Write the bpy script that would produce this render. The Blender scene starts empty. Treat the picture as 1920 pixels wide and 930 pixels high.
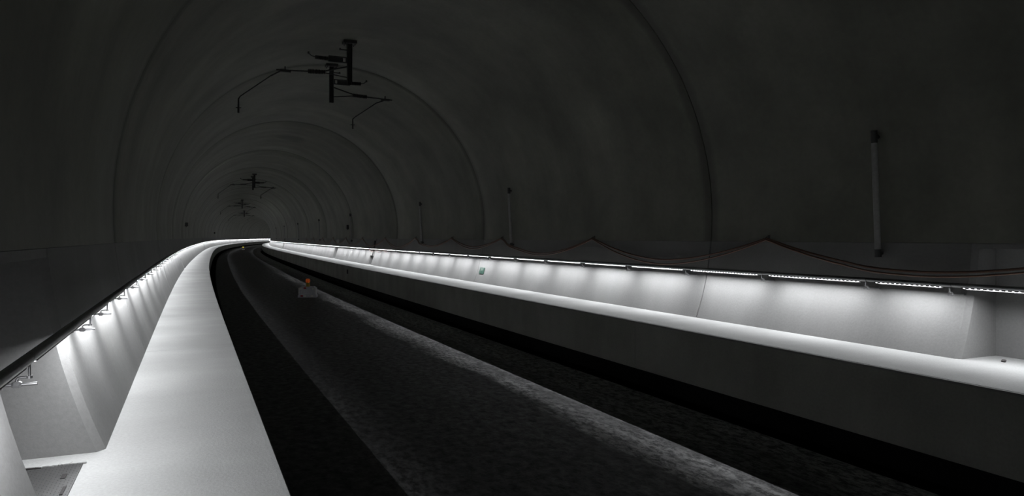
import bpy, bmesh, math, random
from mathutils import Vector, Matrix

random.seed(7)
scene = bpy.context.scene
COL = scene.collection
PI = math.pi

# ------------------------------------------------------------------ camera, world, exposure
EYE = 1.65                      # eye height above the left walkway
cam_data = bpy.data.cameras.new('camera')
cam_data.sensor_width = 36.0
cam_data.lens = 1330.0 / 1920.0 * 36.0
cam_data.shift_y = -(465.0 - 444.95) / 1920.0
cam_data.clip_start = 0.05
cam_data.clip_end = 1000
cam = bpy.data.objects.new('camera', cam_data)
COL.objects.link(cam)
cam.location = (0, 0, EYE)
cam.rotation_euler = (PI / 2, 0, 0)
scene.camera = cam

world = bpy.data.worlds.new('tunnel_dark')
scene.world = world
world.use_nodes = True
world.node_tree.nodes['Background'].inputs[0].default_value = (0, 0, 0, 1)
world.node_tree.nodes['Background'].inputs[1].default_value = 0.0

scene.view_settings.view_transform = 'Standard'
scene.view_settings.look = 'None'
scene.view_settings.gamma = 1.0
scene.view_settings.use_curve_mapping = False
scene.view_settings.exposure = 0.0

LAMP_W_PER_M = 13.2             # power of the handrail luminaires, watts per metre
LENS_STRENGTH = 14.0
TRACK_SIGN = 1

# ------------------------------------------------------------------ tunnel axis (plan curve)
KN = [0, 12, 25, 40, 70, 120, 600]
KV = [-0.0006, 0.0003, 0.00069, 0.00076, 0.00013, 0.00077, 0.00077]
TH0 = -0.42115
DS = 0.05
S_MIN, S_MAX = -30.0, 436.0


def kappa(s):
    if s <= KN[0]:
        return 0.0
    for i in range(len(KN) - 1):
        if s <= KN[i + 1]:
            t = (s - KN[i]) / (KN[i + 1] - KN[i])
            return KV[i] * (1 - t) + KV[i + 1] * t
    return KV[-1]


_fw = [(0.0, 0.0, TH0)]
_n = int(S_MAX / DS) + 20
for i in range(_n):
    x, y, t = _fw[-1]
    k = kappa((i + 0.5) * DS)
    tm = t + k * DS / 2
    _fw.append((x + math.sin(tm) * DS, y + math.cos(tm) * DS, t + k * DS))


def axis(s):
    if s < 0:
        return (math.sin(TH0) * s, math.cos(TH0) * s, TH0)
    i = min(int(s / DS), _n - 1)
    f = s / DS - i
    a, b = _fw[i], _fw[i + 1]
    return tuple(a[j] + (b[j] - a[j]) * f for j in range(3))


def W(s, o, z):
    x, y, t = axis(s)
    return Vector((x + o * math.cos(t), y - o * math.sin(t), z))


def heading(s):
    return PI / 2 - axis(s)[2]      # rotation about z that turns local +x along the tunnel; local +y then points left


# cross-section
CO, CZ, R = 4.3, EYE + 0.40, 5.33
ZL, ZR = 0.0, 0.035                 # walkway levels
EDGE_L, EDGE_R = 0.573, 7.775       # outer walkway edges
Z_FACE = EYE - 2.52                 # underside of the bench edge beams
Z_SLAB = EYE - 2.80
SLAB_L, SLAB_R = 0.94, 7.411
Z_JOINT = 1.57                      # horizontal joint between lower wall and vault
Z_NICHE = 1.50
BACK_L, BACK_R = -1.42, 10.0        # back planes of the niches
JOINTS = [-26.0 + 12.5 * k for k in range(0, 37)]   # ... -1.0, 11.5, 24.0, 36.5 ...


def arc_o(side, z, dr=0.0):
    d = math.sqrt((R + dr) ** 2 - (z - CZ) ** 2)
    return CO + (d if side > 0 else -d)


# ------------------------------------------------------------------ materials
def mat(name):
    m = bpy.data.materials.new(name)
    m.use_nodes = True
    nt = m.node_tree
    return m, nt, nt.nodes['Principled BSDF']


def node(nt, kind, **kw):
    n = nt.nodes.new(kind)
    for k, v in kw.items():
        if k.startswith('i_'):
            n.inputs[k[2:].replace('_', ' ')].default_value = v
        else:
            setattr(n, k, v)
    return n


def ramp(nt, src, stops):
    r = nt.nodes.new('ShaderNodeValToRGB')
    while len(r.color_ramp.elements) < len(stops):
        r.color_ramp.elements.new(0.5)
    for e, (p, c) in zip(r.color_ramp.elements, stops):
        e.position = p
        e.color = (c, c, c, 1) if isinstance(c, (int, float)) else (*c, 1)
    nt.links.new(src, r.inputs[0])
    return r.outputs[0]


def mapping(nt, scale, uv=True):
    if uv:
        src = node(nt, 'ShaderNodeUVMap', uv_map='UVMap').outputs[0]
    else:
        src = node(nt, 'ShaderNodeTexCoord').outputs['Object']
    mp = node(nt, 'ShaderNodeMapping')
    mp.inputs['Scale'].default_value = scale
    nt.links.new(src, mp.inputs[0])
    return mp.outputs[0]


def noise(nt, vec, scale, detail=4, rough=0.55):
    n = node(nt, 'ShaderNodeTexNoise')
    n.inputs['Scale'].default_value = scale
    n.inputs['Detail'].default_value = detail
    n.inputs['Roughness'].default_value = rough
    nt.links.new(vec, n.inputs['Vector'])
    return n.outputs[0]


def mul(nt, a, b, fac=1.0, mode='MULTIPLY'):
    m = node(nt, 'ShaderNodeMix', data_type='RGBA', blend_type=mode)
    m.inputs[0].default_value = fac
    nt.links.new(a, m.inputs[6])
    nt.links.new(b, m.inputs[7])
    return m.outputs[2]


def bump(nt, b, h, strength, dist):
    bp = node(nt, 'ShaderNodeBump')
    bp.inputs['Strength'].default_value = strength
    bp.inputs['Distance'].default_value = dist
    nt.links.new(h, bp.inputs['Height'])
    nt.links.new(bp.outputs[0], b.inputs['Normal'])


def rgb(nt, c):
    n = node(nt, 'ShaderNodeRGB')
    n.outputs[0].default_value = (*c, 1)
    return n.outputs[0]


def concrete(name, col, lo, hi, streak, rough, bump_s, fine=28.0, spec=0.0):
    """cast concrete: broad mottling, streaks across the run of the tunnel, fine grain"""
    m, nt, b = mat(name)
    big = ramp(nt, noise(nt, mapping(nt, (1, 1, 1)), 0.55, 5, 0.6), [(0.3, lo), (0.7, hi)])
    st = ramp(nt, noise(nt, mapping(nt, streak), 1.0, 4, 0.6), [(0.3, lo), (0.7, hi)])
    fn = noise(nt, mapping(nt, (1, 1, 1)), fine, 3, 0.7)
    fr = ramp(nt, fn, [(0.25, 0.9), (0.75, 1.08)])
    c = mul(nt, mul(nt, mul(nt, rgb(nt, col), big), st), fr)
    nt.links.new(c, b.inputs['Base Color'])
    b.inputs['Roughness'].default_value = rough
    b.inputs['Specular IOR Level'].default_value = spec
    bump(nt, b, fn, bump_s, 0.004)
    return m, nt, b, c


M = {}
M['wall'] = concrete('wall_concrete', (0.188, 0.188, 0.185), 0.9, 1.07, (0.9, 0.3, 1), 0.7, 0.4, spec=0.2)[0]
M['drain'] = concrete('drain_shade_black', (0.02, 0.02, 0.02), 0.8, 1.2, (0.8, 0.3, 1), 0.9, 0.3)[0]  # shade inside the gutters put into the colour as near-black
M['walk'] = concrete('walkway_concrete', (0.335, 0.338, 0.333), 0.9, 1.07, (0.6, 0.25, 1), 0.85, 0.9, 40)[0]
M['face'] = concrete('bench_concrete', (0.40, 0.40, 0.375), 0.85, 1.1, (0.8, 0.3, 1), 0.8, 0.2)[0]

# vault: sprayed and cast lining with lime bloom, damp patches, far sheen painted in
m, nt, b, c = concrete('vault_concrete', (0.122, 0.124, 0.102), 0.72, 1.3, (0.35, 0.10, 1), 0.55, 0.35, 9.0, 0.5)
uvn = node(nt, 'ShaderNodeUVMap', uv_map='UVMap').outputs[0]


def blotch(nt, vec, cx, cy, rx, ry):
    s = node(nt, 'ShaderNodeSeparateXYZ')
    nn = node(nt, 'ShaderNodeTexNoise')
    nn.inputs['Scale'].default_value = 0.8
    nt.links.new(vec, nn.inputs['Vector'])
    add = node(nt, 'ShaderNodeVectorMath', operation='ADD')
    nt.links.new(vec, add.inputs[0])
    sc_ = node(nt, 'ShaderNodeVectorMath', operation='SCALE')
    sc_.inputs['Scale'].default_value = 1.6
    nt.links.new(nn.outputs[1], sc_.inputs[0])
    nt.links.new(sc_.outputs[0], add.inputs[1])
    mp = node(nt, 'ShaderNodeMapping')
    mp.inputs['Location'].default_value = (-(cx + 0.8) / rx, -(cy + 0.8) / ry, 0)
    mp.inputs['Scale'].default_value = (1 / rx, 1 / ry, 0)
    nt.links.new(add.outputs[0], mp.inputs[0])
    ln = node(nt, 'ShaderNodeVectorMath', operation='LENGTH')
    nt.links.new(mp.outputs[0], ln.inputs[0])
    return ln.outputs['Value']


d1 = ramp(nt, blotch(nt, uvn, 42.5, 0.6, 1.6, 0.8), [(0.55, 0.55), (1.0, 1.0)])
d2 = ramp(nt, blotch(nt, uvn, 47.5, 0.2, 0.9, 2.0), [(0.35, 1.5), (1.0, 1.0)])
d3 = ramp(nt, blotch(nt, uvn, 50.5, -3.2, 0.9, 3.2), [(0.3, 2.0), (1.0, 1.0)])  # paler curved streak on the left haunch
d4 = ramp(nt, blotch(nt, uvn, 112.0, 4.4, 34.0, 3.0), [(0.2, 1.7), (1.0, 1.0)])  # far grazing reflections on the right haunch, painted as a paler area
c = mul(nt, mul(nt, mul(nt, mul(nt, c, d1), d2), d3), d4)
# soot and damp along the ring joints, every 12.5 m
su = node(nt, 'ShaderNodeSeparateXYZ')
nt.links.new(uvn, su.inputs[0])
wv = node(nt, 'ShaderNodeMath', operation='ADD')
wv.inputs[1].default_value = 26.0 + 6.25
nt.links.new(su.outputs[0], wv.inputs[0])
md = node(nt, 'ShaderNodeMath', operation='MODULO')
md.inputs[1].default_value = 12.5
nt.links.new(wv.outputs[0], md.inputs[0])
sb = node(nt, 'ShaderNodeMath', operation='SUBTRACT')
sb.inputs[1].default_value = 6.25
nt.links.new(md.outputs[0], sb.inputs[0])
ab = node(nt, 'ShaderNodeMath', operation='ABSOLUTE')
nt.links.new(sb.outputs[0], ab.inputs[0])
wb = node(nt, 'ShaderNodeMath', operation='MULTIPLY_ADD')
wb.inputs[1].default_value = -0.12
nt.links.new(noise(nt, uvn, 1.3, 3), wb.inputs[0])
nt.links.new(ab.outputs[0], wb.inputs[2])
c = mul(nt, c, ramp(nt, wb.outputs[0], [(0.0, 0.55), (0.09, 0.62), (0.22, 1.0)]))
nt.links.new(c, b.inputs['Base Color'])
M['vault'] = m

# track slab: dark damp concrete, crusted with dust, smooth enough to glint
m, nt, b = mat('slab_concrete')
v = mapping(nt, (1, 1, 1))
n1 = noise(nt, v, 0.7, 6, 0.65)
n2 = noise(nt, v, 6.0, 5, 0.7)
wheel = ramp(nt, noise(nt, mapping(nt, (0.05, 1.3, 1)), 1.0, 3, 0.5), [(0.35, 0.7), (0.65, 1.25)])
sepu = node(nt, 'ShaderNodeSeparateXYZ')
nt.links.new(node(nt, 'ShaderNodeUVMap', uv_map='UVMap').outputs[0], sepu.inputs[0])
wob = noise(nt, mapping(nt, (0.16, 0.7, 1)), 1.5, 5, 0.62)      # ragged, wandering edges of the dust and painted streak
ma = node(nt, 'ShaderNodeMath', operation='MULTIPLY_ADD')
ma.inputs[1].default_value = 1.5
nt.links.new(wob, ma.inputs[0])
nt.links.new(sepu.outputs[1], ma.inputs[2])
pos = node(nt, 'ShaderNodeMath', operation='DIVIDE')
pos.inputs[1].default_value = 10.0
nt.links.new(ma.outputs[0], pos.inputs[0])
# pale crust band with the lit streak past the bench shadow painted in; dusty margin beside the gutter (position / 10 across the slab)
dust_and_light = ramp(nt, pos.outputs[0], [(0.0, 0.010), (0.575, 0.010), (0.592, 0.05), (0.608, 0.55), (0.636, 0.60), (0.655, 0.25), (0.68, 0.0), (0.76, 0.0)])
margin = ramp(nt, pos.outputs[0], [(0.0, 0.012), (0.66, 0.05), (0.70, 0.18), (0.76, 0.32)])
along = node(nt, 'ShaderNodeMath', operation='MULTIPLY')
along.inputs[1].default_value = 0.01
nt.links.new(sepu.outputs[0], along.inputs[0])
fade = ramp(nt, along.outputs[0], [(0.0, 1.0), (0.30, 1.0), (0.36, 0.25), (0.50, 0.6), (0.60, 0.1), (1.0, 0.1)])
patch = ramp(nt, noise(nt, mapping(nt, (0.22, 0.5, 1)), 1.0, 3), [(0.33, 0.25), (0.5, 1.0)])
dust_and_light = mul(nt, mul(nt, dust_and_light, fade), patch)
dust_and_light = mul(nt, dust_and_light, margin, 1.0, 'LIGHTEN')
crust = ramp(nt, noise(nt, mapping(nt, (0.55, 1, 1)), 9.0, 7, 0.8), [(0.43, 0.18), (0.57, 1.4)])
col = mul(nt, mul(nt, mul(nt, dust_and_light, ramp(nt, n1, [(0.3, 0.7), (0.7, 1.3)])), crust), wheel)
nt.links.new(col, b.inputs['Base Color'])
rr = ramp(nt, n2, [(0.35, 0.36), (0.65, 0.62)])
nt.links.new(rr, b.inputs['Roughness'])
b.inputs['Specular IOR Level'].default_value = 0.2
bump(nt, b, n2, 0.45, 0.02)
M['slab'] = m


def plain(name, col, rough=0.5, metal=0.0, var=0.12, scale=18.0, emit=None, strength=0.0):
    m, nt, b = mat(name)
    f = ramp(nt, noise(nt, mapping(nt, (1, 1, 1), False), scale, 3), [(0.3, 1 - var), (0.7, 1 + var)])
    nt.links.new(mul(nt, rgb(nt, col), f), b.inputs['Base Color'])
    b.inputs['Roughness'].default_value = rough
    b.inputs['Metallic'].default_value = metal
    if emit:
        b.inputs['Emission Color'].default_value = (*emit, 1)
        b.inputs['Emission Strength'].default_value = strength
    return m


M['rail'] = plain('brushed_rail_steel', (0.30, 0.30, 0.30), 0.38, 0.9)
M['steel'] = plain('galvanised_steel', (0.19, 0.19, 0.193), 0.4, 0.7)
M['dark_steel'] = plain('dark_painted_steel', (0.045, 0.045, 0.045), 0.55, 0.1)
M['insulator'] = plain('dark_insulator', (0.02, 0.018, 0.016), 0.4)
M['lens'] = plain('led_lens', (0.8, 0.8, 0.85), 0.3, emit=(0.93, 0.95, 1.0), strength=LENS_STRENGTH)
M['cable'] = plain('orange_brown_cable', (0.125, 0.062, 0.040), 0.55)
M['red_cable'] = plain('red_cable', (0.14, 0.03, 0.02), 0.5)
M['pipe'] = plain('grey_conduit', (0.25, 0.25, 0.245), 0.45)
M['green'] = plain('sign_green', (0.004, 0.045, 0.026), 0.5)
M['white'] = plain('sign_white', (0.13, 0.155, 0.142), 0.5)
M['palegreen'] = plain('sign_pale_green', (0.014, 0.06, 0.042), 0.5)
M['grate'] = plain('worn_plate_steel', (0.024, 0.024, 0.0235), 0.55, 0.1, 0.35, 25)
M['blackgap'] = plain('slot_black', (0.006, 0.004, 0.004), 0.8)
M['stone'] = plain('dark_stone', (0.05, 0.045, 0.045), 0.9)
M['block'] = plain('block_grey', (0.7, 0.7, 0.76), 0.7)
M['blockwhite'] = plain('block_white', (0.9, 0.9, 0.88), 0.6)
M['blockred'] = plain('block_red', (0.5, 0.06, 0.07), 0.6)
M['yellow'] = plain('lamp_yellow_case', (0.45, 0.33, 0.03), 0.5)
M['amber'] = plain('amber_lens', (0.7, 0.15, 0.02), 0.3, emit=(1.0, 0.16, 0.02), strength=0.065)
M['yellowlens'] = plain('yellow_lens', (0.7, 0.6, 0.1), 0.3, emit=(1.0, 0.85, 0.12), strength=0.3)


# ------------------------------------------------------------------ object helpers
def link_mesh(name, me, m=None, parent=None):
    if m is not None and not me.materials:
        me.materials.append(m)
    o = bpy.data.objects.new(name, me)
    COL.objects.link(o)
    if parent is not None:
        o.parent = parent
    return o


def empty(name, loc=(0, 0, 0), rz=0.0):
    o = bpy.data.objects.new(name, None)
    o.empty_display_size = 0.2
    o.location = loc
    o.rotation_euler = (0, 0, rz)
    COL.objects.link(o)
    return o


def tag(o, label, cat, group=None):
    o['label'] = label
    o['category'] = cat
    if group:
        o['group'] = group
    return o


def structure(name):
    o = empty(name)
    o['kind'] = 'structure'
    return o


class MB:
    """collects faces (with optional uv) into one mesh"""

    def __init__(self):
        self.v, self.f, self.uv, self.smooth = [], [], [], []

    def add(self, verts, faces, uvs=None, smooth=False):
        n = len(self.v)
        self.v += [tuple(p) for p in verts]
        for k, f in enumerate(faces):
            self.f.append([i + n for i in f])
            self.uv.append([uvs[i] for i in f] if uvs else [(0, 0)] * len(f))
            self.smooth.append(smooth)

    def box(self, c, s, rot=None):
        cx, cy, cz = c
        hx, hy, hz = s[0] / 2, s[1] / 2, s[2] / 2
        vs = [Vector((x, y, z)) for x in (-hx, hx) for y in (-hy, hy) for z in (-hz, hz)]
        if rot is not None:
            vs = [rot @ p for p in vs]
        vs = [p + Vector(c) for p in vs]
        self.add(vs, [(0, 1, 3, 2), (4, 6, 7, 5), (0, 4, 5, 1), (2, 3, 7, 6), (0, 2, 6, 4), (1, 5, 7, 3)])

    def tube(self, pts, r, n=8, caps=True, smooth=True):
        pts = [Vector(p) for p in pts]
        rs = r if isinstance(r, (list, tuple)) else [r] * len(pts)
        rings = []
        up = None
        for i, p in enumerate(pts):
            d = (pts[min(i + 1, len(pts) - 1)] - pts[max(i - 1, 0)]).normalized()
            if up is None:
                up = Vector((0, 0, 1)) if abs(d.z) < 0.9 else Vector((1, 0, 0))
            a = d.cross(up).normalized()
            bb = a.cross(d).normalized()
            up = bb
            rings.append([p + (a * math.cos(2 * PI * k / n) + bb * math.sin(2 * PI * k / n)) * rs[i] for k in range(n)])
        vs = [q for rg in rings for q in rg]
        fs = []
        for i in range(len(pts) - 1):
            for k in range(n):
                fs.append((i * n + k, i * n + (k + 1) % n, (i + 1) * n + (k + 1) % n, (i + 1) * n + k))
        self.add(vs, fs, smooth=smooth)
        if caps:
            self.add(rings[0], [tuple(range(n))])
            self.add(rings[-1], [tuple(range(n - 1, -1, -1))])

    def mesh(self, name):
        me = bpy.data.meshes.new(name)
        me.from_pydata(self.v, [], self.f)
        uvl = me.uv_layers.new(name='UVMap')
        k = 0
        for u in self.uv:
            for q in u:
                uvl.data[k].uv = q
                k += 1
        me.polygons.foreach_set('use_smooth', self.smooth)
        me.update()
        bm = bmesh.new()
        bm.from_mesh(me)
        bmesh.ops.recalc_face_normals(bm, faces=bm.faces)
        bm.to_mesh(me)
        bm.free()
        return me

    def build(self, name, m, parent=None):
        return link_mesh(name, self.mesh(name), m, parent)


def stations(s0, s1, step, chamfer, depth):
    """(s, outward push) along a piece with chamfered ends"""
    n = max(1, int(math.ceil((s1 - s0 - 2 * chamfer) / step)))
    out = [(s0, depth)] if chamfer else []
    out += [(s0 + chamfer + (s1 - s0 - 2 * chamfer) * k / n, 0.0) for k in range(n + 1)]
    if chamfer:
        out.append((s1, depth))
    return out


def sweep(mb, prof, st, smooth=True):
    """prof(push) -> closed loop of (o, z, v); st = [(s, push)]"""
    rings, uvs = [], []
    for s, push in st:
        loop = prof(push)
        rings.append([W(s, o, z) for o, z, v in loop])
        uvs.append([(s, v) for o, z, v in loop])
    n = len(rings[0])
    vs = [p for r in rings for p in r]
    uv = [q for r in uvs for q in r]
    fs = []
    for i in range(len(rings) - 1):
        for k in range(n):
            fs.append((i * n + k, i * n + (k + 1) % n, (i + 1) * n + (k + 1) % n, (i + 1) * n + k))
    mb.add(vs, fs, uv, smooth)
    capuv = [(o * 1.0 + 50, z) for o, z, v in prof(st[0][1])]
    mb.add(rings[0], [tuple(range(n))], capuv)
    mb.add(rings[-1], [tuple(range(n - 1, -1, -1))], capuv)


def dress(o):
    """flat ends, smooth run: shade by angle"""
    me = o.data
    try:
        me.set_sharp_from_angle(angle=math.radians(28))
    except Exception:
        pass
    return o


# ------------------------------------------------------------------ vault
A0 = math.asin((Z_JOINT - CZ) / R)          # angle of the joint, measured from horizontal


def vault_prof(nseg):
    def prof(push):
        pts = []
        for k in range(nseg + 1):
            a = A0 + (PI - 2 * A0) * k / nseg
            pts.append((CO + (R + push) * math.cos(a), CZ + (R + push) * math.sin(a), (PI / 2 - a) * R))
        m_ = 16
        for k in range(m_ + 1):
            a = PI - A0 - (PI - 2 * A0) * k / m_
            pts.append((CO + (R + 0.45) * math.cos(a), CZ + (R + 0.45) * math.sin(a), (PI / 2 - a) * R))
        return pts
    return prof


ceiling = structure('ceiling')
for i in range(len(JOINTS) - 1):
    a, bnd = JOINTS[i], JOINTS[i + 1]
    mb = MB()
    sweep(mb, vault_prof(64 if a < 70 else 40), stations(a + 0.010, bnd - 0.010, 2.5, 0.05, 0.015))
    dress(mb.build('lining_ring', M['vault'], ceiling))

# ------------------------------------------------------------------ lower walls with niches
# (start, end, top); the narrow ones are low cable niches
NICHES = {-1: [(4.42, 6.28, Z_NICHE), (40.6, 41.5, 0.54), (103.2, 105.0, Z_NICHE)],
          1: [(4.3, 6.12, Z_NICHE), (41.4, 42.4, 0.56), (54.7, 56.2, Z_NICHE), (103.2, 105.0, Z_NICHE)]}


def wall_prof(side, z0, z1, nz):
    back = BACK_R if side > 0 else BACK_L

    def prof(push):
        pts = []
        for k in range(nz + 1):
            z = z0 + (z1 - z0) * k / nz
            pts.append((arc_o(side, z, push), z, z))
        pts.append((back, z1, z1 + abs(back - pts[-1][0])))
        pts.append((back, z0, z0 - 1))
        return pts
    return prof


for side, nm, zf in ((-1, 'wall_left', ZL), (1, 'wall_right', ZR)):
    wl = structure(nm)
    back = BACK_R if side > 0 else BACK_L
    for i in range(len(JOINTS) - 1):
        a, bnd = JOINTS[i] + 0.011, JOINTS[i + 1] - 0.011
        mb = MB()
        cur = a
        ends = []
        for n0, n1, nt_ in NICHES[side]:
            if n0 >= a and n1 <= bnd:
                ends.append((n0, n1, nt_))
        pieces = []
        for n0, n1, nt_ in ends:
            pieces.append((cur, n0))
            cur = n1
        pieces.append((cur, bnd))
        for p0, p1 in pieces:
            c0 = (0.07, 0.05) if p0 != a else (0.012, 0.012)         # bevelled niche corners, fine joint arris
            c1 = (0.07, 0.05) if p1 != bnd else (0.012, 0.012)
            st = [(p0, c0[1])] + stations(p0 + c0[0], p1 - c1[0], 2.5, 0, 0) + [(p1, c1[1])]
            sweep(mb, wall_prof(side, zf, Z_JOINT - 0.004, 9), st)
        for n0, n1, nt_ in ends:
            sweep(mb, wall_prof(side, nt_, Z_JOINT - 0.004, 1 if nt_ > 1 else 6), stations(n0, n1, 2.5, 0, 0))
        dress(mb.build('wall_panel', M['wall'], wl))
        for n0, n1, nt_ in ends:
            mb = MB()

            def bp(push, back=back, side=side, zf=zf):
                q = back + 0.2 * side
                return [(back, zf, 0), (back, Z_JOINT, Z_JOINT), (q, Z_JOINT, 2), (q, zf, 3)]
            sweep(mb, bp, stations(n0 - 0.1, n1 + 0.1, 2.5, 0, 0))
            dress(mb.build('niche_back', M['wall'], wl))

# ------------------------------------------------------------------ walkways (raised benches) in cast lengths
for side, nm, zf, edge in ((-1, 'walkway', ZL, EDGE_L), (1, 'walkway', ZR, EDGE_R)):
    wk = structure(nm)
    sg = -1 if side < 0 else 1
    back = (BACK_R + 0.25) if side > 0 else (BACK_L - 0.25)

    gd = 0.008 if side > 0 else 0.0

    def top_prof(push, sg=sg, edge=edge, zf=zf, back=back, gd=gd):
        z = zf - push
        e = edge + sg * push * 0.5
        # groove near the outer arris, shallow lip
        return [(back, z, abs(back - edge)), (edge + sg * 0.055, z, 0.055), (edge + sg * 0.052, z - gd, 0.05),
                (edge + sg * 0.046, z - gd, 0.046), (edge + sg * 0.043, z - gd * 0.12, 0.043), (e + sg * 0.008, z - 0.002, 0.008),
                (e, z - 0.010, 0), (e, zf - 0.03, -0.1), (back, zf - 0.03, -3)]

    def face_prof(push, sg=sg, edge=edge, zf=zf, back=back):
        e = edge + sg * (0.003 + push)
        return [(back, zf - 0.03, 3), (e, zf - 0.03, 0.12), (e, Z_FACE, 1.0), (back, Z_FACE, 2.6)]

    def drain_prof(push, sg=sg, edge=edge):
        q0, q1 = edge + sg * 0.75, edge + sg * 0.95
        return [(q0, Z_FACE + 0.01, 0), (q0, Z_SLAB - 0.5, 1), (q1, Z_SLAB - 0.5, 2), (q1, Z_FACE + 0.01, 3)]
    for i in range(len(JOINTS) - 1):
        a, bnd = JOINTS[i] + 0.004, JOINTS[i + 1] - 0.004
        mb = MB()
        sweep(mb, top_prof, stations(a, bnd, 2.5, 0.006, 0.006), smooth=False)
        mb.build('walkway_slab', M['walk'], wk)
        mb = MB()
        sweep(mb, face_prof, stations(a, bnd, 2.5, 0.01, 0.01), smooth=False)
        mb.build('bench_beam', M['face'], wk)
        mb = MB()
        sweep(mb, drain_prof, stations(JOINTS[i], JOINTS[i + 1], 2.5, 0, 0), smooth=False)
        mb.build('drain_wall', M['drain'], wk)

# ------------------------------------------------------------------ track slab and gutters
floor = structure('floor')


def floor_prof(push):
    zb = Z_SLAB - 0.5
    return [(SLAB_L - 0.002, zb - 0.02, -1), (SLAB_L, zb, 0), (SLAB_L, Z_SLAB - 0.02, 0.9), (SLAB_L + 0.02, Z_SLAB, SLAB_L),
            (2.5, Z_SLAB, 2.5), (4.2, Z_SLAB + 0.01, 4.2), (5.8, Z_SLAB, 5.8),
            (SLAB_R - 0.02, Z_SLAB, SLAB_R), (SLAB_R, Z_SLAB - 0.02, 7.5), (SLAB_R, zb, 8), (SLAB_R + 0.002, zb - 0.02, 9)]


for i in range(len(JOINTS) - 1):
    mb = MB()
    sweep(mb, floor_prof, stations(JOINTS[i], JOINTS[i + 1], 2.5, 0, 0), smooth=False)
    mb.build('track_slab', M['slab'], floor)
    for o0, o1 in ((-0.5, SLAB_L + 0.05), (SLAB_R - 0.05, 8.75)):
        mb = MB()
        zb = Z_SLAB - 0.5
        sweep(mb, lambda push, o0=o0, o1=o1, zb=zb: [(o0, zb, 0), (o1, zb, o1 - o0), (o1, zb - 0.15, 3), (o0, zb - 0.15, 4)],
              stations(JOINTS[i], JOINTS[i + 1], 2.5, 0, 0), smooth=False)
        mb.build('gutter_floor', M['drain'], floor)

# ------------------------------------------------------------------ lit handrails
RAIL = {-1: (-0.775, EYE - 0.625), 1: (9.21, EYE - 0.634)}
RAIL_R = 0.029


def section_meshes(L, side, nled):
    """meshes of one handrail length; local x along the tunnel, y to the left; the bracket at x = -L/2"""
    ws = 1 if side < 0 else -1                   # local y direction of the wall
    out = {}
    mb = MB()
    mb.tube([(-L / 2 + 0.004, 0, 0), (L / 2 - 0.004, 0, 0)], RAIL_R, 14)
    out['tube'] = mb.mesh('tube')
    mb = MB()                                    # luminaire insert: channel with a deep wall-side lip, added to cut light off the wall top
    x0, x1 = -L / 2 + 0.13, L / 2 - 0.13
    mb.box(((x0 + x1) / 2, 0, -RAIL_R + 0.001), (x1 - x0, 0.034, 0.008))
    mb.box(((x0 + x1) / 2, ws * 0.0185, -RAIL_R - 0.0083), (x1 - x0, 0.003, 0.0246))
    out['light_channel'] = mb.mesh('light_channel')
    mb = MB()
    for k in range(nled):
        x = x0 + 0.03 + (x1 - x0 - 0.06) * k / max(1, nled - 1)
        w = 0.009
        top = -RAIL_R - 0.002
        vs = [(x - w, -w, top), (x + w, -w, top), (x + w, w, top), (x - w, w, top),
              (x - w * .6, -w * .6, top - 0.008), (x + w * .6, -w * .6, top - 0.008), (x + w * .6, w * .6, top - 0.008), (x - w * .6, w * .6, top - 0.008)]
        mb.add(vs, [(4, 5, 6, 7), (0, 1, 5, 4), (1, 2, 6, 5), (2, 3, 7, 6), (3, 0, 4, 7)])
    out['led_row'] = mb.mesh('led_row')
    bx = -L / 2 + 0.03
    wall_y = ws * (abs(arc_o(side, RAIL[side][1] - 0.135) - RAIL[side][0]) + 0.02)
    rod_z = -0.135
    mb = MB()
    mb.tube([(bx, wall_y, rod_z), (bx, -ws * 0.035, rod_z)], 0.0085, 8)
    mb.tube([(bx, wall_y - ws * 0.012, rod_z), (bx, wall_y - ws * 0.03, rod_z)], 0.022, 8)
    out['rod'] = mb.mesh('rod')
    cy = ws * 0.055
    mb = MB()
    mb.tube([(bx, cy - 0.022, rod_z), (bx, cy - 0.012, rod_z), (bx, cy + 0.012, rod_z), (bx, cy + 0.022, rod_z)], [0.013, 0.019, 0.019, 0.013], 6, smooth=False)
    mb.box((bx + 0.014, cy + ws * 0.002, rod_z + 0.02), (0.012, 0.012, 0.018))
    out['clamp'] = mb.mesh('clamp')
    mb = MB()
    mb.tube([(bx, cy, rod_z + 0.01), (bx, cy, rod_z + 0.026), (bx, cy - ws * 0.006, rod_z + 0.034), (bx, cy - ws * 0.02, rod_z + 0.037), (bx, 0, rod_z + 0.037)], 0.0065, 8)
    out['arm'] = mb.mesh('arm')
    mb = MB()
    mb.tube([(bx, 0, rod_z + 0.03), (bx, 0, rod_z + 0.044)], 0.014, 8)
    mb.tube([(bx, 0, rod_z + 0.042), (bx, 0, -RAIL_R + 0.004)], 0.0065, 8)
    out['stem'] = mb.mesh('stem')
    for k, me in out.items():
        me.materials.append(M[{'tube': 'rail', 'light_channel': 'dark_steel', 'led_row': 'lens'}.get(k, 'steel')])
    return out


_sec = {}
_lamps = {}
# light distribution of the rail luminaire across the walkway: (tangent of the angle from straight down, gain)
BEAM = [(-3.0, 0.6), (-1.2, 0.8), (-0.45, 1.12), (0.0, 1.3), (0.5, 1.2), (1.0, 1.25), (1.45, 1.5), (1.62, 1.8), (1.9, 0.8), (2.2, 0.15), (3.0, 0.11)]
BEAM_MAX = 4.0


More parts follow.
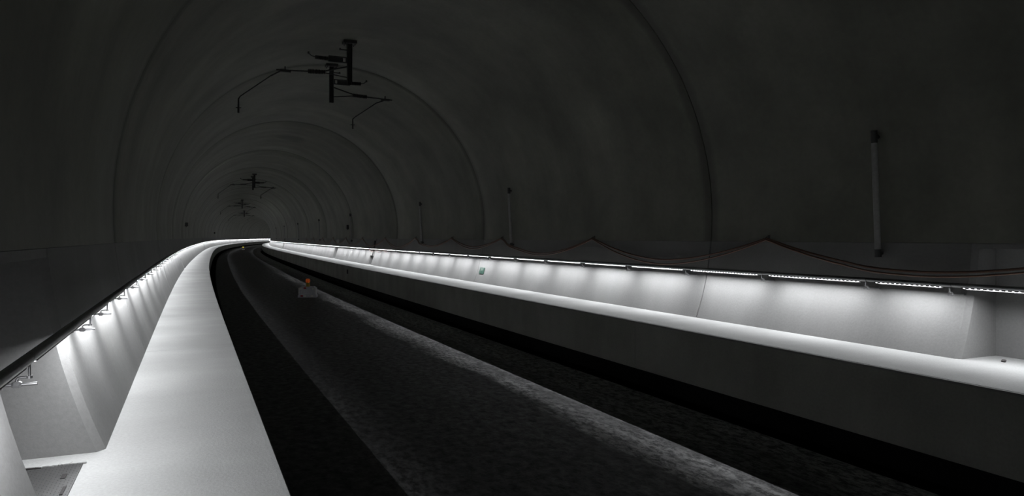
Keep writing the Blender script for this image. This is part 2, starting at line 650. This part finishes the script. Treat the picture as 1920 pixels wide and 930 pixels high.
def lamp_data(L, side):
    k = (round(L, 3), side)
    if k in _lamps:
        return _lamps[k]
    ld = bpy.data.lights.new('handrail_light', 'AREA')
    ld.shape = 'RECTANGLE'
    ld.size = L - 0.36
    ld.size_y = 0.012
    ld.energy = LAMP_W_PER_M * (L - 0.26)
    ld.color = (0.955, 0.97, 1.0)
    ld.use_nodes = True
    nt = ld.node_tree
    em = nt.nodes['Emission']
    g = nt.nodes.new('ShaderNodeNewGeometry')
    vt = nt.nodes.new('ShaderNodeVectorTransform')
    vt.vector_type, vt.convert_from, vt.convert_to = 'VECTOR', 'WORLD', 'OBJECT'
    nt.links.new(g.outputs['Incoming'], vt.inputs[0])
    sx = nt.nodes.new('ShaderNodeSeparateXYZ')
    nt.links.new(vt.outputs[0], sx.inputs[0])

    def mth(op, a_, b_):
        n_ = nt.nodes.new('ShaderNodeMath')
        n_.operation = op
        for i_, q_ in enumerate((a_, b_)):
            if q_ is None:
                continue
            if isinstance(q_, (int, float)):
                n_.inputs[i_].default_value = q_
            else:
                nt.links.new(q_, n_.inputs[i_])
        return n_.outputs[0]
    az = mth('MAXIMUM', mth('ABSOLUTE', sx.outputs[2], None), 0.001)
    tn = mth('MULTIPLY', mth('DIVIDE', sx.outputs[1], az), TRACK_SIGN * side)
    fac = mth('MULTIPLY_ADD', tn, 1 / 6.0)
    fac.node.inputs[2].default_value = 0.5
    rp = nt.nodes.new('ShaderNodeValToRGB')
    while len(rp.color_ramp.elements) < len(BEAM):
        rp.color_ramp.elements.new(0.5)
    for e_, (tt, gg) in zip(rp.color_ramp.elements, BEAM):
        e_.position = (tt + 3) / 6
        c_ = gg / BEAM_MAX
        e_.color = (c_, c_, c_, 1)
    nt.links.new(fac, rp.inputs[0])
    nt.links.new(mth('MULTIPLY', rp.outputs[0], BEAM_MAX), em.inputs['Strength'])
    _lamps[k] = ld
    return ld


def place_section(s0, s1, side, label, group, detail=True):
    o_, z_ = RAIL[side]
    a, b_ = W(s0, o_, z_), W(s1, o_, z_)
    L = (b_ - a).length
    key = (round(L, 2), side)
    if key not in _sec:
        _sec[key] = section_meshes(key[0], side, max(6, round((key[0] - 0.3) / 0.073)))
    ms = _sec[key]
    mid = (a + b_) / 2
    d = b_ - a
    root = empty('handrail_section', mid, math.atan2(d.y, d.x))
    tag(root, label, 'handrail', group)
    link_mesh('tube', ms['tube'], None, root)
    link_mesh('light_channel', ms['light_channel'], None, root)
    lr = link_mesh('led_row', ms['led_row'], None, root)
    lr['kind'] = 'stuff'
    lr['label'] = 'row of white light-emitting points under the tube'
    rod = link_mesh('bracket_rod', ms['rod'], None, root)
    if detail:
        link_mesh('clamp', ms['clamp'], None, rod)
        link_mesh('arm', ms['arm'], None, rod)
        link_mesh('stem', ms['stem'], None, rod)
    la = bpy.data.objects.new('handrail_light', lamp_data(key[0], side))
    COL.objects.link(la)
    la.parent = root
    la.location = (0, 0, -RAIL_R - 0.0135)
    la.rotation_euler = (math.radians(4.0) * (1 if side < 0 else -1), 0, 0)
    return root


ORD = ['first', 'second', 'third', 'fourth', 'fifth', 'sixth', 'seventh', 'eighth', 'ninth', 'tenth', 'eleventh', 'twelfth',
       'thirteenth', 'fourteenth', 'fifteenth', 'sixteenth', 'seventeenth', 'eighteenth', 'nineteenth', 'twentieth',
       'twenty-first', 'twenty-second', 'twenty-third', 'twenty-fourth', 'twenty-fifth', 'twenty-sixth', 'twenty-seventh']
PITCH = 2.13
ST_R = [0.0, 2.13, 4.05, 6.2, 7.5] + [7.5 + PITCH * k for k in range(1, 64)]
ST_L = [-0.5, 1.63, 4.35, 6.75, 8.05, 10.0] + [10.0 + PITCH * k for k in range(1, 63)]
for side, st, word in ((1, ST_R, 'right'), (-1, ST_L, 'left')):
    base = 4 if side > 0 else 3
    for i in range(len(st) - 1):
        s0, s1 = st[i], st[i + 1]
        k = i - base
        grp = 'lit handrail sections on the %s wall' % word
        if s1 < 3.9:
            lab, g = 'steel handrail section on the %s wall nearest the camera, before the near niche' % word, grp + ' before the niche'
        elif s0 < 4.0:
            lab, g = 'lit handrail section on the %s wall just before the open near niche' % word, grp
        elif s0 < 4.5:
            lab, g = 'steel handrail section spanning the open niche in the %s wall' % word, grp
        elif k < 0:
            lab, g = 'short lit handrail section at the far corner of the near niche, %s wall' % word, grp
        elif k < 26:
            lab, g = 'lit steel handrail section on the %s wall, %s full length past the near niche' % (word, ORD[k]), grp
        elif s0 < 60:
            lab, g = 'lit steel handrail section on the %s wall in the middle distance, thin bright dash' % word, grp + ', middle distance'
        else:
            lab, g = 'tiny distant handrail section on the %s wall towards the bend' % word, grp + ', far distance'
        place_section(s0, s1, side, lab, g, detail=s0 < 45)
    # the run beyond: one long handrail to the vanishing point with its brackets
    s0 = st[-1]
    o_, z_ = RAIL[side]
    root = empty('handrail', W(s0, o_, z_), 0)
    tag(root, 'continuous lit handrail on the %s wall in the farthest part of the bend' % word, 'handrail')
    base_p = W(s0, o_, z_)
    mb = MB()
    n = int((S_MAX - 60 - s0) / 4)
    pts = [W(s0 + 4 * k, o_, z_) - base_p for k in range(n + 1)]
    mb.tube(pts, RAIL_R, 8)
    mb.build('tube', M['rail'], root)
    mb = MB()
    for k in range(n):
        for q in range(2):
            s_ = s0 + 4 * k + 2 * q
            p0 = W(s_ + 0.15, o_, z_ - RAIL_R - 0.005) - base_p
            p1 = W(s_ + 1.85, o_, z_ - RAIL_R - 0.005) - base_p
            mb.tube([p0, p1], 0.006, 4, smooth=False)
    mb.build('led_row', M['lens'], root)['kind'] = 'stuff'
    for k in range(0, n - 2, 3):
        a, b_ = W(s0 + 4 * k, o_, z_), W(s0 + 4 * k + 12, o_, z_)
        d = b_ - a
        la = bpy.data.objects.new('handrail_light', lamp_data(12.0, side))
        COL.objects.link(la)
        la.parent = root
        la.location = (a + b_) / 2 - base_p + Vector((0, 0, -RAIL_R - 0.0135))
        la.rotation_euler = Matrix.Rotation(math.atan2(d.y, d.x), 3, 'Z').to_euler()


# ------------------------------------------------------------------ conduits on the right wall
def wall_frame(side, s, z):
    return W(s, arc_o(side, z), z)


POLES = [7.55, 21.25, 31.55, 49.0, 65.0, 83.5, 103.0, 124.0]
for i, s in enumerate(POLES):
    z0, z1 = EYE - 0.30, EYE + 1.62
    root = empty('conduit', W(s, arc_o(1, z0), z0), heading(s))
    tag(root, 'grey vertical conduit on the right wall above the handrail, %s from the near niche' % ORD[i], 'conduit', 'vertical conduits on the right wall')
    bo = arc_o(1, z0)
    off = (arc_o(1, z1 - 0.1) - bo) * 0.5 - 0.07     # the straight tube stands off the curved wall

    def lp(o, z):
        return Vector((0, -(o - bo), z - z0))

    def along(z):
        t_ = (z - z0) / (z1 - z0)
        return lp(bo - 0.075 + (arc_o(1, z1) - bo) * t_, z)
    r_ = 0.045
    mb = MB()
    mb.tube([along(z0 + 0.10), along(z1 - 0.17)], r_, 12)
    mb.build('pipe', M['pipe'], root)
    for za, zb in ((z0, z0 + 0.12), (z1 - 0.19, z1)):
        mb = MB()
        mb.tube([along(za), along(zb)], r_ * 1.08, 12)
        zm = (za + zb) / 2
        mb.tube([along(zm), lp(arc_o(1, zm) + 0.01, zm)], 0.03, 8)
        mb.build('clamp', M['dark_steel'], root)['label'] = 'black end clamp'

# ------------------------------------------------------------------ draped cables and their hooks
HOOKS = [-2.6, 3.7, 9.9, 16.1, 22.2, 27.4, 32.8, 39.0, 45.4, 51.5, 57.5, 63.5, 70.0, 76.0]
for i, s in enumerate(HOOKS):
    if i < 2:                                    # outside the frame
        continue
    z = EYE - 0.02
    root = empty('cable_hook', W(s, arc_o(1, z), z), heading(s))
    tag(root, 'small steel hook holding the sagging cables at their %s peak past the near niche' % ORD[i - 2], 'hook', 'cable hooks on the right wall')
    mb = MB()
    mb.tube([(0, -0.01, 0.03), (0, 0.05, 0.03), (0, 0.085, 0.0), (0, 0.085, -0.02), (0, 0.06, -0.045), (0, 0.035, -0.03)], 0.006, 6)
    mb.box((0, 0.0, 0.03), (0.05, 0.012, 0.06))
    mb.build('hook', M['dark_steel'], root)
for c_i, (sag, dz, r_, nm) in enumerate(((0.46, 0.0, 0.019, 'upper'), (0.53, -0.025, 0.016, 'lower'))):
    mb = MB()
    pts = []
    for i in range(len(HOOKS) - 1):
        a, bnd = HOOKS[i], HOOKS[i + 1]
        N = 28 if a < 30 else 16
        sg = sag * ((bnd - a) / 6.1) ** 2 * (1.0 if (i % 2 == 0 or c_i == 0) else 0.93)
        for k in range(N):
            t = k / N
            u = abs(2 * t - 1)
            dip = sg * (1 - u ** 1.8)
            z = EYE - 0.02 + dz - dip
            s_ = a + (bnd - a) * t
            clear = sum(math.exp(-((s_ - sp_) / 0.45) ** 2) for sp_ in POLES + [41.5])     # passes in front of the conduits
            pts.append(W(s_, arc_o(1, z) - 0.055 - 0.012 * c_i - 0.02 * (1 - u) - 0.12 * clear, z))
    org = pts[0].copy()
    mb.tube([p - org for p in pts], r_, 6)
    o = mb.build('cable', M['cable'], None)
    o.location = org
    tag(o, '%s of two orange-brown cables sagging from hook to hook on the right wall' % ('thicker, higher' if c_i == 0 else 'thinner, lower'), 'cable')

# loose red loops under the rail by the small niche
mb = MB()
pts = []
spans = [(43.2, 41.4, 0.05), (41.4, 39.6, 0.13), (39.6, 37.8, 0.16), (37.8, 36.4, 0.10)]
for a, bnd, sg in spans:
    for k in range(12):
        t = k / 12
        z = RAIL[1][1] - 0.05 - sg * (1 - (2 * t - 1) ** 2)
        pts.append(W(a + (bnd - a) * t, 9.15, z))
org = pts[0].copy()
mb.tube([p - org for p in pts], 0.011, 6)
o = mb.build('cable', M['red_cable'], None)
o.location = org
tag(o, 'red cable hanging in shallow loops under the handrail beside the small niche', 'cable')

# short dark pipe above the small niche
mb = MB()
zc0, zc1 = 0.55, EYE - 0.20
p0 = W(41.5, arc_o(1, zc0) - 0.05, zc0)
pm = W(41.5, arc_o(1, EYE - 0.6) - 0.06, EYE - 0.6) - p0
pt = W(41.5, arc_o(1, zc1) - 0.06, zc1) - p0
mb.tube([(0, 0, 0), pm], 0.022, 10)
mb.tube([pm, pt], 0.05, 10)
o = mb.build('pipe', M['dark_steel'], None)
o.location = p0
tag(o, 'dark cable pipe rising from the small niche in the right wall', 'pipe')


# ------------------------------------------------------------------ overhead line supports
def support(s, mirror, push_off, label):
    """drop post with insulated beam, strutted arm and registration arm; u = outwards from the post"""
    ztop = EYE + 5.725
    root = empty('catenary_support', W(s, 4.16, ztop), heading(s))
    tag(root, label, 'line support', 'overhead line supports along the vault')
    sg = -1 if mirror > 0 else 1                 # local +y is left

    def q(u, h, x=0.0):
        return Vector((x, sg * u, (h - 5.90) * 0.97))
    mb = MB()
    mb.box(q(0, 5.86), (0.30, 0.38, 0.09))
    for x in (-0.11, 0.11):
        for y in (-0.14, 0.14):
            mb.tube([Vector((x, y, -0.12)), Vector((x, y, 0.0))], 0.012, 6)
    mb.build('mounting_plate', M['dark_steel'], root)
    mb = MB()                                    # H-shaped post
    for y in (-0.06, 0.06):
        mb.box(Vector((0, y, -0.66)), (0.13, 0.014, 1.22))
    mb.box(Vector((0, 0, -0.66)), (0.012, 0.12, 1.22))
    mb.build('drop_post', M['dark_steel'], root)
    mb = MB()
    mb.box(q(0.16, 5.62), (0.05, 0.2, 0.03))
    mb.tube([q(0.27, 5.60), q(0.27, 5.66)], 0.025, 8)
    mb.build('earth_stub', M['dark_steel'], root)
    mb = MB()
    for z in (5.24, 5.39):
        mb.box(q(0.34, z), (0.06, 0.52, 0.03))
    mb.box(q(0.39, 5.315), (0.012, 0.40, 0.14))
    mb.box(q(0.10, 5.315), (0.06, 0.03, 0.17))
    mb.build('beam', M['dark_steel'], root)

    def insul(u0, h0, u1, h1, r):
        mb = MB()
        n = 22
        pts = [q(u0 + (u1 - u0) * k / n, h0 + (h1 - h0) * k / n) for k in range(n + 1)]
        mb.tube(pts, [r * (1.0 if k % 2 else 0.55) for k in range(n + 1)], 10, smooth=False)
        mb.build('insulator', M['insulator'], root)
    insul(0.60, 5.31, 0.98, 5.32, 0.07)
    mb = MB()
    mb.tube([q(0.96, 5.32), q(1.08, 5.35), q(1.16, 5.42)], 0.014, 6)
    mb.tube([q(1.16, 5.40), q(1.16, 5.46)], 0.03, 8)
    mb.build('end_fitting', M['dark_steel'], root)
    mb = MB()
    mb.tube([q(0.07, 5.12), q(0.72, 4.93)], 0.022, 8)
    mb.tube([q(0.07, 4.80), q(0.72, 4.88)], 0.016, 8)
    mb.build('strut', M['dark_steel'], root)
    insul(0.70, 4.905, 1.18, 4.88, 0.075)
    mb = MB()
    mb.tube([q(1.16, 4.88), q(2.04, 4.84)], 0.022, 8)
    mb.box(q(1.80, 4.83), (0.08, 0.30, 0.07))
    mb.tube([q(1.80, 4.85), q(1.80, 4.96)], 0.022, 8)
    mb.build('arm', M['dark_steel'], root)
    mb = MB()
    if push_off:
        pts = [q(1.95, 4.80), q(2.2, 4.64), q(2.98, 4.00), q(3.03, 3.92), q(3.03, 3.52)]
    else:
        pts = [q(1.75, 4.80), q(1.5, 4.70), q(0.78, 4.16), q(0.70, 4.08), q(0.70, 3.74)]
    mb.tube(pts[:2], 0.02, 8)
    mb.tube(pts[1:], [0.015, 0.015, 0.02, 0.026], 8)
    e = pts[-1]
    mb.box(e + Vector((0, 0, 0.14)), (0.05, 0.14, 0.02))
    mb.build('registration_arm', M['dark_steel'], root)
    return root


PLACE = ['nearest pair under the vault', 'second pair along the vault', 'third pair along the vault', 'fourth, farthest pair along the vault']
for k, s in enumerate((20.85, 68.0, 115.0, 162.0)):
    support(s, -1, True, 'black overhead line support with its arm reaching left, %s' % PLACE[k])
    support(s + 3.05, 1, False, 'black overhead line support with its arm reaching right, %s' % PLACE[k])


# ------------------------------------------------------------------ small wall boxes
def wall_box(side, s, z, w, h, d, label):
    root = empty('junction_box', W(s, arc_o(side, z), z), heading(s))
    tag(root, label, 'box')
    sgn = 1 if side > 0 else -1                  # local y towards the tunnel
    mb = MB()
    mb.box((0, sgn * (d / 2 - 0.02), 0), (w, d, h))
    mb.build('case', M['dark_steel'], root)
    mb = MB()
    mb.box((0, sgn * (d - 0.01), 0), (w * 0.9, 0.02, h * 0.9))
    mb.build('cover', M['insulator'], root)
    mb = MB()
    mb.tube([(0, sgn * d * 0.4, -h / 2), (0, sgn * d * 0.4, -h / 2 - 0.06)], 0.02, 8)
    mb.build('cable_gland', M['dark_steel'], root)


wall_box(-1, 54.0, EYE + 0.89, 0.4, 0.26, 0.20, 'dark square box on the left vault above the handrail')
wall_box(1, 50.8, EYE + 0.72, 0.34, 0.30, 0.16, 'dark box on the right vault beside the fourth conduit')
wall_box(-1, 148.0, EYE + 0.85, 0.6, 0.26, 0.24, 'tiny dark box far along the left vault')

# ------------------------------------------------------------------ escape sign
SGN_S, SGN_Z = 23.55, EYE - 1.19
zs = SGN_Z
tilt = math.atan2(arc_o(1, zs + 0.1) - arc_o(1, zs - 0.1), 0.2)   # the wall leans outwards
sign = empty('escape_sign', W(SGN_S, arc_o(1, zs) - 0.012, zs), heading(SGN_S))
tag(sign, 'small green and white escape sign on the lit right wall', 'sign')
rotm = Matrix.Rotation(tilt, 3, 'X')
SW, SH = 0.44, 0.235


def sp(x, z, y=0.0):
    return rotm @ Vector((x, y, z))


def plate(pts, y, name, m, thick=0.002):
    mb = MB()
    n = len(pts)
    fr = [sp(x, z, y + thick) for x, z in pts]
    bk = [sp(x, z, y) for x, z in pts]
    mb.add(fr + bk, [tuple(range(n)), tuple(range(2 * n - 1, n - 1, -1))] + [(k, n + k, n + (k + 1) % n, (k + 1) % n) for k in range(n)])
    return mb.build(name, m, sign)


def rect(x0, x1, z0, z1):
    return [(x0, z0), (x1, z0), (x1, z1), (x0, z1)]


plate(rect(-SW / 2, SW / 2, -SH / 2, SH / 2), 0, 'board', M['green'], 0.006)
# viewed from the track local +x (forward) is on the left
mb = MB()


def flat(pts, y=0.006, thick=0.002):
    n = len(pts)
    fr = [sp(x, z, y + thick) for x, z in pts]
    bk = [sp(x, z, y) for x, z in pts]
    mb.add(fr + bk, [tuple(range(n)), tuple(range(2 * n - 1, n - 1, -1))] + [(k, n + k, n + (k + 1) % n, (k + 1) % n) for k in range(n)])


def limb(a, b_, w):
    d = Vector((b_[0] - a[0], b_[1] - a[1]))
    nrm = Vector((-d.y, d.x)).normalized() * w / 2
    flat([(a[0] + nrm.x, a[1] + nrm.y), (b_[0] + nrm.x, b_[1] + nrm.y), (b_[0] - nrm.x, b_[1] - nrm.y), (a[0] - nrm.x, a[1] - nrm.y)])


for dx, mr in ((-0.065, 1), (0.075, -1)):        # two running figures, away from each other
    P_ = lambda x, z: (dx + mr * x, z + 0.045)
    flat([P_(0.018 * math.cos(t * PI / 4) - 0.012, 0.048 + 0.016 * math.sin(t * PI / 4)) for t in range(8)])
    limb(P_(-0.005, 0.03), P_(0.012, -0.015), 0.03)
    limb(P_(-0.005, 0.025), P_(-0.05, 0.02), 0.014)
    limb(P_(0.0, 0.025), P_(0.045, 0.0), 0.014)
    limb(P_(0.008, -0.012), P_(-0.03, -0.04), 0.017)
    limb(P_(-0.03, -0.04), P_(-0.028, -0.07), 0.015)
    limb(P_(0.012, -0.012), P_(0.055, -0.045), 0.017)
flat(rect(-0.012, 0.012, 0.0, 0.1))
mb.build('pictogram', M['white'], sign)
mb = MB()
for x0 in (-0.16, 0.06):
    flat([(x0, -0.07), (x0 + 0.03, -0.05), (x0 + 0.03, -0.062), (x0 + 0.10, -0.062), (x0 + 0.10, -0.078), (x0 + 0.03, -0.078), (x0 + 0.03, -0.09)])
mb.build('arrow_row', M['palegreen'], sign)

# ------------------------------------------------------------------ cover plate in the left niche
g0, g1 = 3.0, 6.0
gs = (g0 + g1) / 2
gm = empty('cover_plate', W(gs, -1.03, ZL), heading(gs))
tag(gm, 'dark worn steel cover plate on the floor of the near left niche', 'cover plate')
hl = (g1 - g0) / 2
mb = MB()
mb.box((0, 0, 0.004), (2 * hl, 0.60, 0.008))
mb.build('plate', M['grate'], gm)
mb = MB()
for i in range(110):
    x = -hl + 0.02 + i * (2 * hl - 0.04) / 109
    for j in range(26):
        y = -0.285 + j * 0.57 / 25
        if (i + j) % 2 == 0:
            w, l = (0.004, 0.011)
            mb.add([(x - l, y - w, 0.008), (x + l, y - w, 0.008), (x + l, y + w, 0.008), (x - l, y + w, 0.008),
                    (x, y, 0.0115)], [(0, 1, 4), (1, 2, 4), (2, 3, 4), (3, 0, 4)])
tr = mb.build('tread_pattern', M['grate'], gm)
tr['kind'] = 'stuff'
for (x, y, lx, ly) in ((hl - 0.30, -0.22, 0.10, 0.03), (hl - 0.52, 0.0, 0.03, 0.11), (hl - 0.02, 0.02, 0.025, 0.13), (hl - 0.85, 0.12, 0.07, 0.14), (hl - 0.62, -0.26, 0.16, 0.02)):
    mb = MB()
    mb.box((x, y, 0.010), (lx, ly, 0.006))
    mb.build('slot', M['blackgap'], gm)

# rough mortar edge between the ledge and the plate
mb = MB()
for k in range(26):
    y = -0.30 + 0.6 * k / 25
    mb.box((hl + 0.02 + random.uniform(-0.012, 0.006), y, 0.006), (0.05, 0.035, 0.014 + random.uniform(0, 0.008)), Matrix.Rotation(random.uniform(-.5, .5), 3, 'Z'))
mb.build('mortar_edge', M['walk'], gm)['kind'] = 'stuff'

# ------------------------------------------------------------------ anchor stub on the near left panel
za = EYE - 0.90
an = empty('anchor_bolt', W(3.62, arc_o(-1, za), za), heading(3.62))
tag(an, 'short steel anchor bolt sticking out of the near left wall below the handrail', 'bolt')
mb = MB()
mb.tube([(0, 0.03, 0), (0, -0.10, 0)], 0.010, 8)
mb.build('rod', M['dark_steel'], an)
mb = MB()
mb.tube([(0, 0.01, 0), (0, -0.022, 0)], 0.02, 6, smooth=False)
mb.build('nut', M['steel'], an)

# ------------------------------------------------------------------ stone on the right niche floor
bm = bmesh.new()
bmesh.ops.create_icosphere(bm, subdivisions=2, radius=0.03)
for v_ in bm.verts:
    v_.co *= 1 + random.uniform(-0.18, 0.18)
    v_.co.z *= 0.65
me = bpy.data.meshes.new('stone')
bm.to_mesh(me)
bm.free()
o = link_mesh('stone', me, M['stone'])
o.location = W(5.75, 9.56, ZR + 0.017)
tag(o, 'small dark stone lying on the floor of the near right niche', 'stone')

# ------------------------------------------------------------------ cable outlet in the bench face
po = empty('cable_outlet', W(40.6, EDGE_R, EYE - 1.95), heading(40.6))
tag(po, 'small dark outlet in the bench face below the small niche', 'outlet')
mb = MB()
for dx in (-0.13, 0.13):
    mb.box((dx, 0.008, 0), (0.03, 0.03, 0.22))
for dz in (-0.11, 0.11):
    mb.box((0, 0.008, dz), (0.29, 0.03, 0.03))
mb.build('frame', M['dark_steel'], po)
mb = MB()
mb.box((0, 0.004, 0), (0.25, 0.012, 0.21))  # black sheet in place of the shade inside an open recess
mb.build('cover', M['blackgap'], po)


# ------------------------------------------------------------------ warning beacon block on the track slab
bk = empty('warning_beacon', W(34.2, 4.78, Z_SLAB), 0.12)
tag(bk, 'grey and white barrier block with an orange beacon standing on the track slab', 'beacon')
mb = MB()
prof = [(-0.42, 0.0), (0.42, 0.0), (0.42, 0.10), (0.36, 0.16), (0.34, 0.44), (0.30, 0.50), (-0.30, 0.50), (-0.34, 0.44), (-0.36, 0.16), (-0.42, 0.10)]
fr = [(x, -0.22, z) for x, z in prof]
bk_ = [(x, 0.22, z) for x, z in prof]
n = len(prof)
mb.add(fr + bk_, [tuple(range(n)), tuple(range(2 * n - 1, n - 1, -1))] + [(k, n + k, n + (k + 1) % n, (k + 1) % n) for k in range(n)])
mb.build('block', M['block'], bk)
for x, z, mm in ((-0.29, 0.42, 'blockwhite'), (0.28, 0.42, 'blockwhite'), (-0.10, 0.44, 'blockred'), (-0.24, 0.08, 'blockred'), (-0.10, 0.07, 'blockwhite'), (0.22, 0.07, 'blockwhite')):
    mb = MB()
    mb.box((x, -0.225, z), (0.11, 0.02, 0.08))
    mb.build('reflector', M[mm], bk)['label'] = ('white' if mm == 'blockwhite' else 'red') + ' reflector patch'
for x in (-0.37, 0.37):
    mb = MB()
    mb.box((x, 0, 0.28), (0.04, 0.40, 0.34))
    mb.build('side_handle', M['blockwhite'], bk)['label'] = 'pale side handle'
mb = MB()
mb.tube([(0, 0, 0.50), (0, 0, 0.56), (0, 0, 0.70)], [0.11, 0.09, 0.08], 12)
mb.build('lamp_base', M['yellow'], bk)['label'] = 'yellow lamp base'
mb = MB()
mb.tube([(0, 0, 0.69), (0, 0, 0.74), (0, 0, 0.84), (0, 0, 0.87)], [0.08, 0.105, 0.10, 0.05], 14)
mb.build('lamp_lens', M['amber'], bk)['label'] = 'glowing orange lens'

# small yellow lamp far down the track
yl = empty('warning_lamp', W(172.0, 3.7, Z_SLAB), 0)
tag(yl, 'tiny yellow warning lamp on the track slab near the bend', 'lamp')
mb = MB()
mb.box((0, 0, 0.08), (0.5, 0.5, 0.16))
mb.build('foot', M['block'], yl)
mb = MB()
mb.tube([(0, 0, 0.15), (0, 0, 0.45)], 0.10, 8)
mb.build('case', M['yellow'], yl)
mb = MB()
mb.tube([(0, 0, 0.44), (0, 0, 0.5), (0, 0, 0.66), (0, 0, 0.7)], [0.15, 0.2, 0.2, 0.1], 10)
mb.build('lens', M['yellowlens'], yl)
